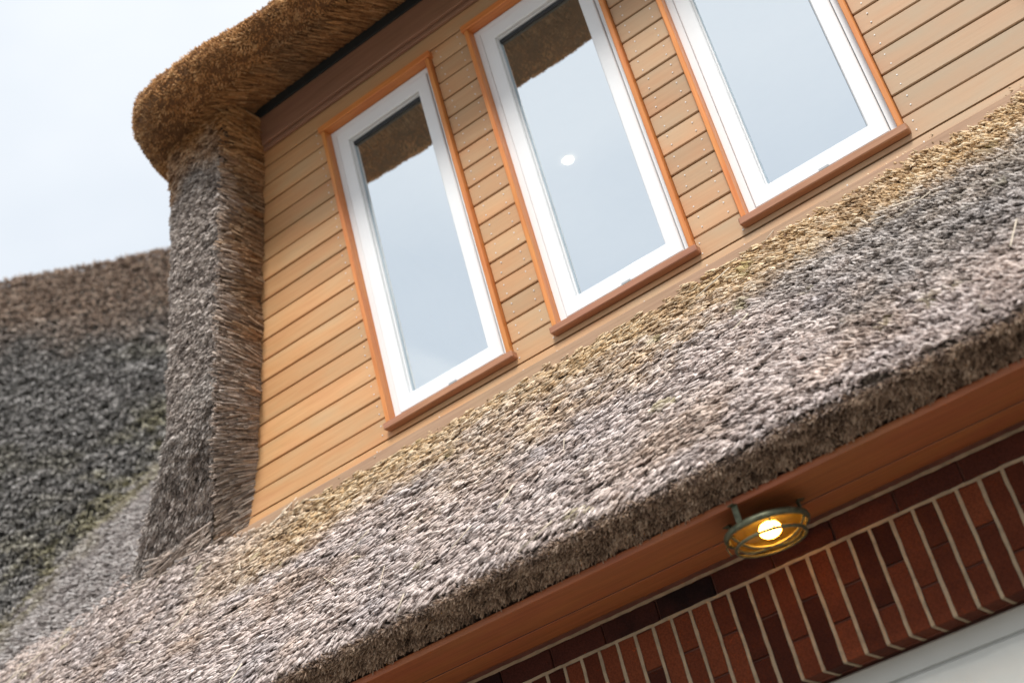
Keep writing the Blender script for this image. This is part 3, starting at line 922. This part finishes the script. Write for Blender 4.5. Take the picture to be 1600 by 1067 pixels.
# ------------------------------------------------------------------ white door set under the lintel
M_DOOR = plain('shaded_white_paint', (.52, .52, .485), .4, noise=.03)  # white paint greyed, shade under the overhang is put into its colour
door = empty('glazed_door', (CX, -.4, GROUND_Z), house, label='white framed glazed door set under the brick lintel')
DX0, DX1 = x_ref + i0 * BX + .02, x_ref + i1 * BX - .02
YD = -.425
bm = bmesh.new(); ring(bm, DX0, DX1, GROUND_Z + .02, ZS_B - .006, .07, .07, .07, .075, YD, YD + .07, .006); obj_bm('frame', bm, M_DOOR, door)
nlv = 4
wd = (DX1 - DX0 - .142) / nlv
for k in range(nlv):
    a = DX0 + .071 + k * wd
    bm = bmesh.new(); ring(bm, a + .002, a + wd - .002, GROUND_Z + .092, ZS_B - .083, .085, .085, .11, .20, YD - .012, YD + .05, .008); obj_bm('leaf_frame', bm, M_DOOR, door)
    bm = bmesh.new(); bm_box(bm, a + .085, a + wd - .085, YD + .02, YD + .024, GROUND_Z + .2, ZS_B - .28); obj_bm('pane', bm, M_GLASS, door)
box('room_behind', M_ROOM, door, DX0, DX1, 2.0, 2.1, GROUND_Z + .01, -1.5, 0)

# ------------------------------------------------------------------ bulkhead lamp under the soffit
LC = Vector((1.812, -.828, -1.463))
lamp = empty('bulkhead_lamp', LC, None, label='lit round bulkhead lamp with bronze guard hanging from the soffit boards', category='lamp')
RZ_, RR = -.070, .130
def circ(r, z, n=40, a0=0, a1=2 * math.pi):
    return [(LC.x + r * math.cos(a0 + (a1 - a0) * k / n), LC.y + r * math.sin(a0 + (a1 - a0) * k / n), LC.z + z) for k in range(n if a1 - a0 > 6.2 else n + 1)]
bm = bmesh.new(); tube(bm, circ(RR, RZ_), .009, 8, True, 1.3); obj_bm('rim', bm, M_BRONZE, lamp, smooth=True)
bm = bmesh.new(); tube(bm, circ(RR * .86, RZ_ - .042), .0055, 8, True); obj_bm('guard_ring', bm, M_BRONZE, lamp, smooth=True)
va = math.atan2(-.88, .47)           # towards the door side
for k in range(4):
    a = va + math.radians(20) + k * math.pi / 4
    pts = []
    for j in range(17):
        s = -1 + 2 * j / 16
        rr = RR * abs(s) ** .75 * (1 if s > 0 else -1)
        pts.append((LC.x + math.cos(a) * rr, LC.y + math.sin(a) * rr, LC.z + RZ_ - .058 * (1 - abs(s) ** 2.6)))
    if k in (1, 2):
        bm = bmesh.new(); tube(bm, pts, .0048, 6); obj_bm('guard_bar', bm, M_BRONZE, lamp, smooth=True)
# metal dish and glass bowl
def lathe(bm, prof, n=40):
    rings = [[bm.verts.new((LC.x + r * math.cos(2 * math.pi * k / n), LC.y + r * math.sin(2 * math.pi * k / n), LC.z + z)) for k in range(n)] for r, z in prof]
    for A, B in zip(rings, rings[1:]):
        for k in range(n): bm.faces.new((A[k], A[(k + 1) % n], B[(k + 1) % n], B[k]))
    return rings
bm = bmesh.new(); rg = lathe(bm, [(RR - .004, RZ_ + .004), (RR - .02, RZ_ + .014), (RR * .6, RZ_ + .026), (.03, RZ_ + .03)]); bm.faces.new(rg[-1]); obj_bm('dish', bm, M_BRONZE, lamp, smooth=True)
bm = bmesh.new(); rg = lathe(bm, [(RR - .010, RZ_ - .002), (RR - .016, RZ_ - .020), (RR * .70, RZ_ - .040), (RR * .40, RZ_ - .049), (.012, RZ_ - .051)]); bm.faces.new(rg[-1]); obj_bm('glass_bowl', bm, M_AMBER, lamp, smooth=True)
bm = bmesh.new(); bmesh.ops.create_uvsphere(bm, u_segments=20, v_segments=14, radius=.032)
for vv in bm.verts: vv.co.z *= .62
obj_bm('bulb', bm, M_BULB, lamp, (LC.x + .018, LC.y - .028, LC.z + RZ_ - .008), smooth=True)
for a in (math.radians(255), math.radians(38), math.radians(170)):
    ca, sa = math.cos(a), math.sin(a)
    bm = bmesh.new()
    t = bmesh.new()
    bm_box(bm, -.011, .011, -.003, .003, RZ_, -.001, .001)
    bm_box(bm, -.011, .011, -.003, .022, -.0035, -.0005, .0008)
    o = obj_bm('mounting_foot', bm, M_BRONZE, None if False else lamp, (0, 0, 0))
    o.data.transform(Matrix.Translation((LC.x + ca * (RR - .006), LC.y + sa * (RR - .006), LC.z)) @ Matrix.Rotation(a - math.pi / 2, 4, 'Z'))
# wire catches on the rim
for a, hgt in ((math.radians(197), .045), (math.radians(300), .0)):
    c0 = Vector((LC.x + math.cos(a) * RR, LC.y + math.sin(a) * RR, LC.z + RZ_))
    bm = bmesh.new()
    tube(bm, [c0, c0 + Vector((-.006, -.004, -.02)), c0 + Vector((.003, -.008, -.048))], .0028, 6)
    obj_bm('catch', bm, M_BRONZE, lamp, smooth=True)
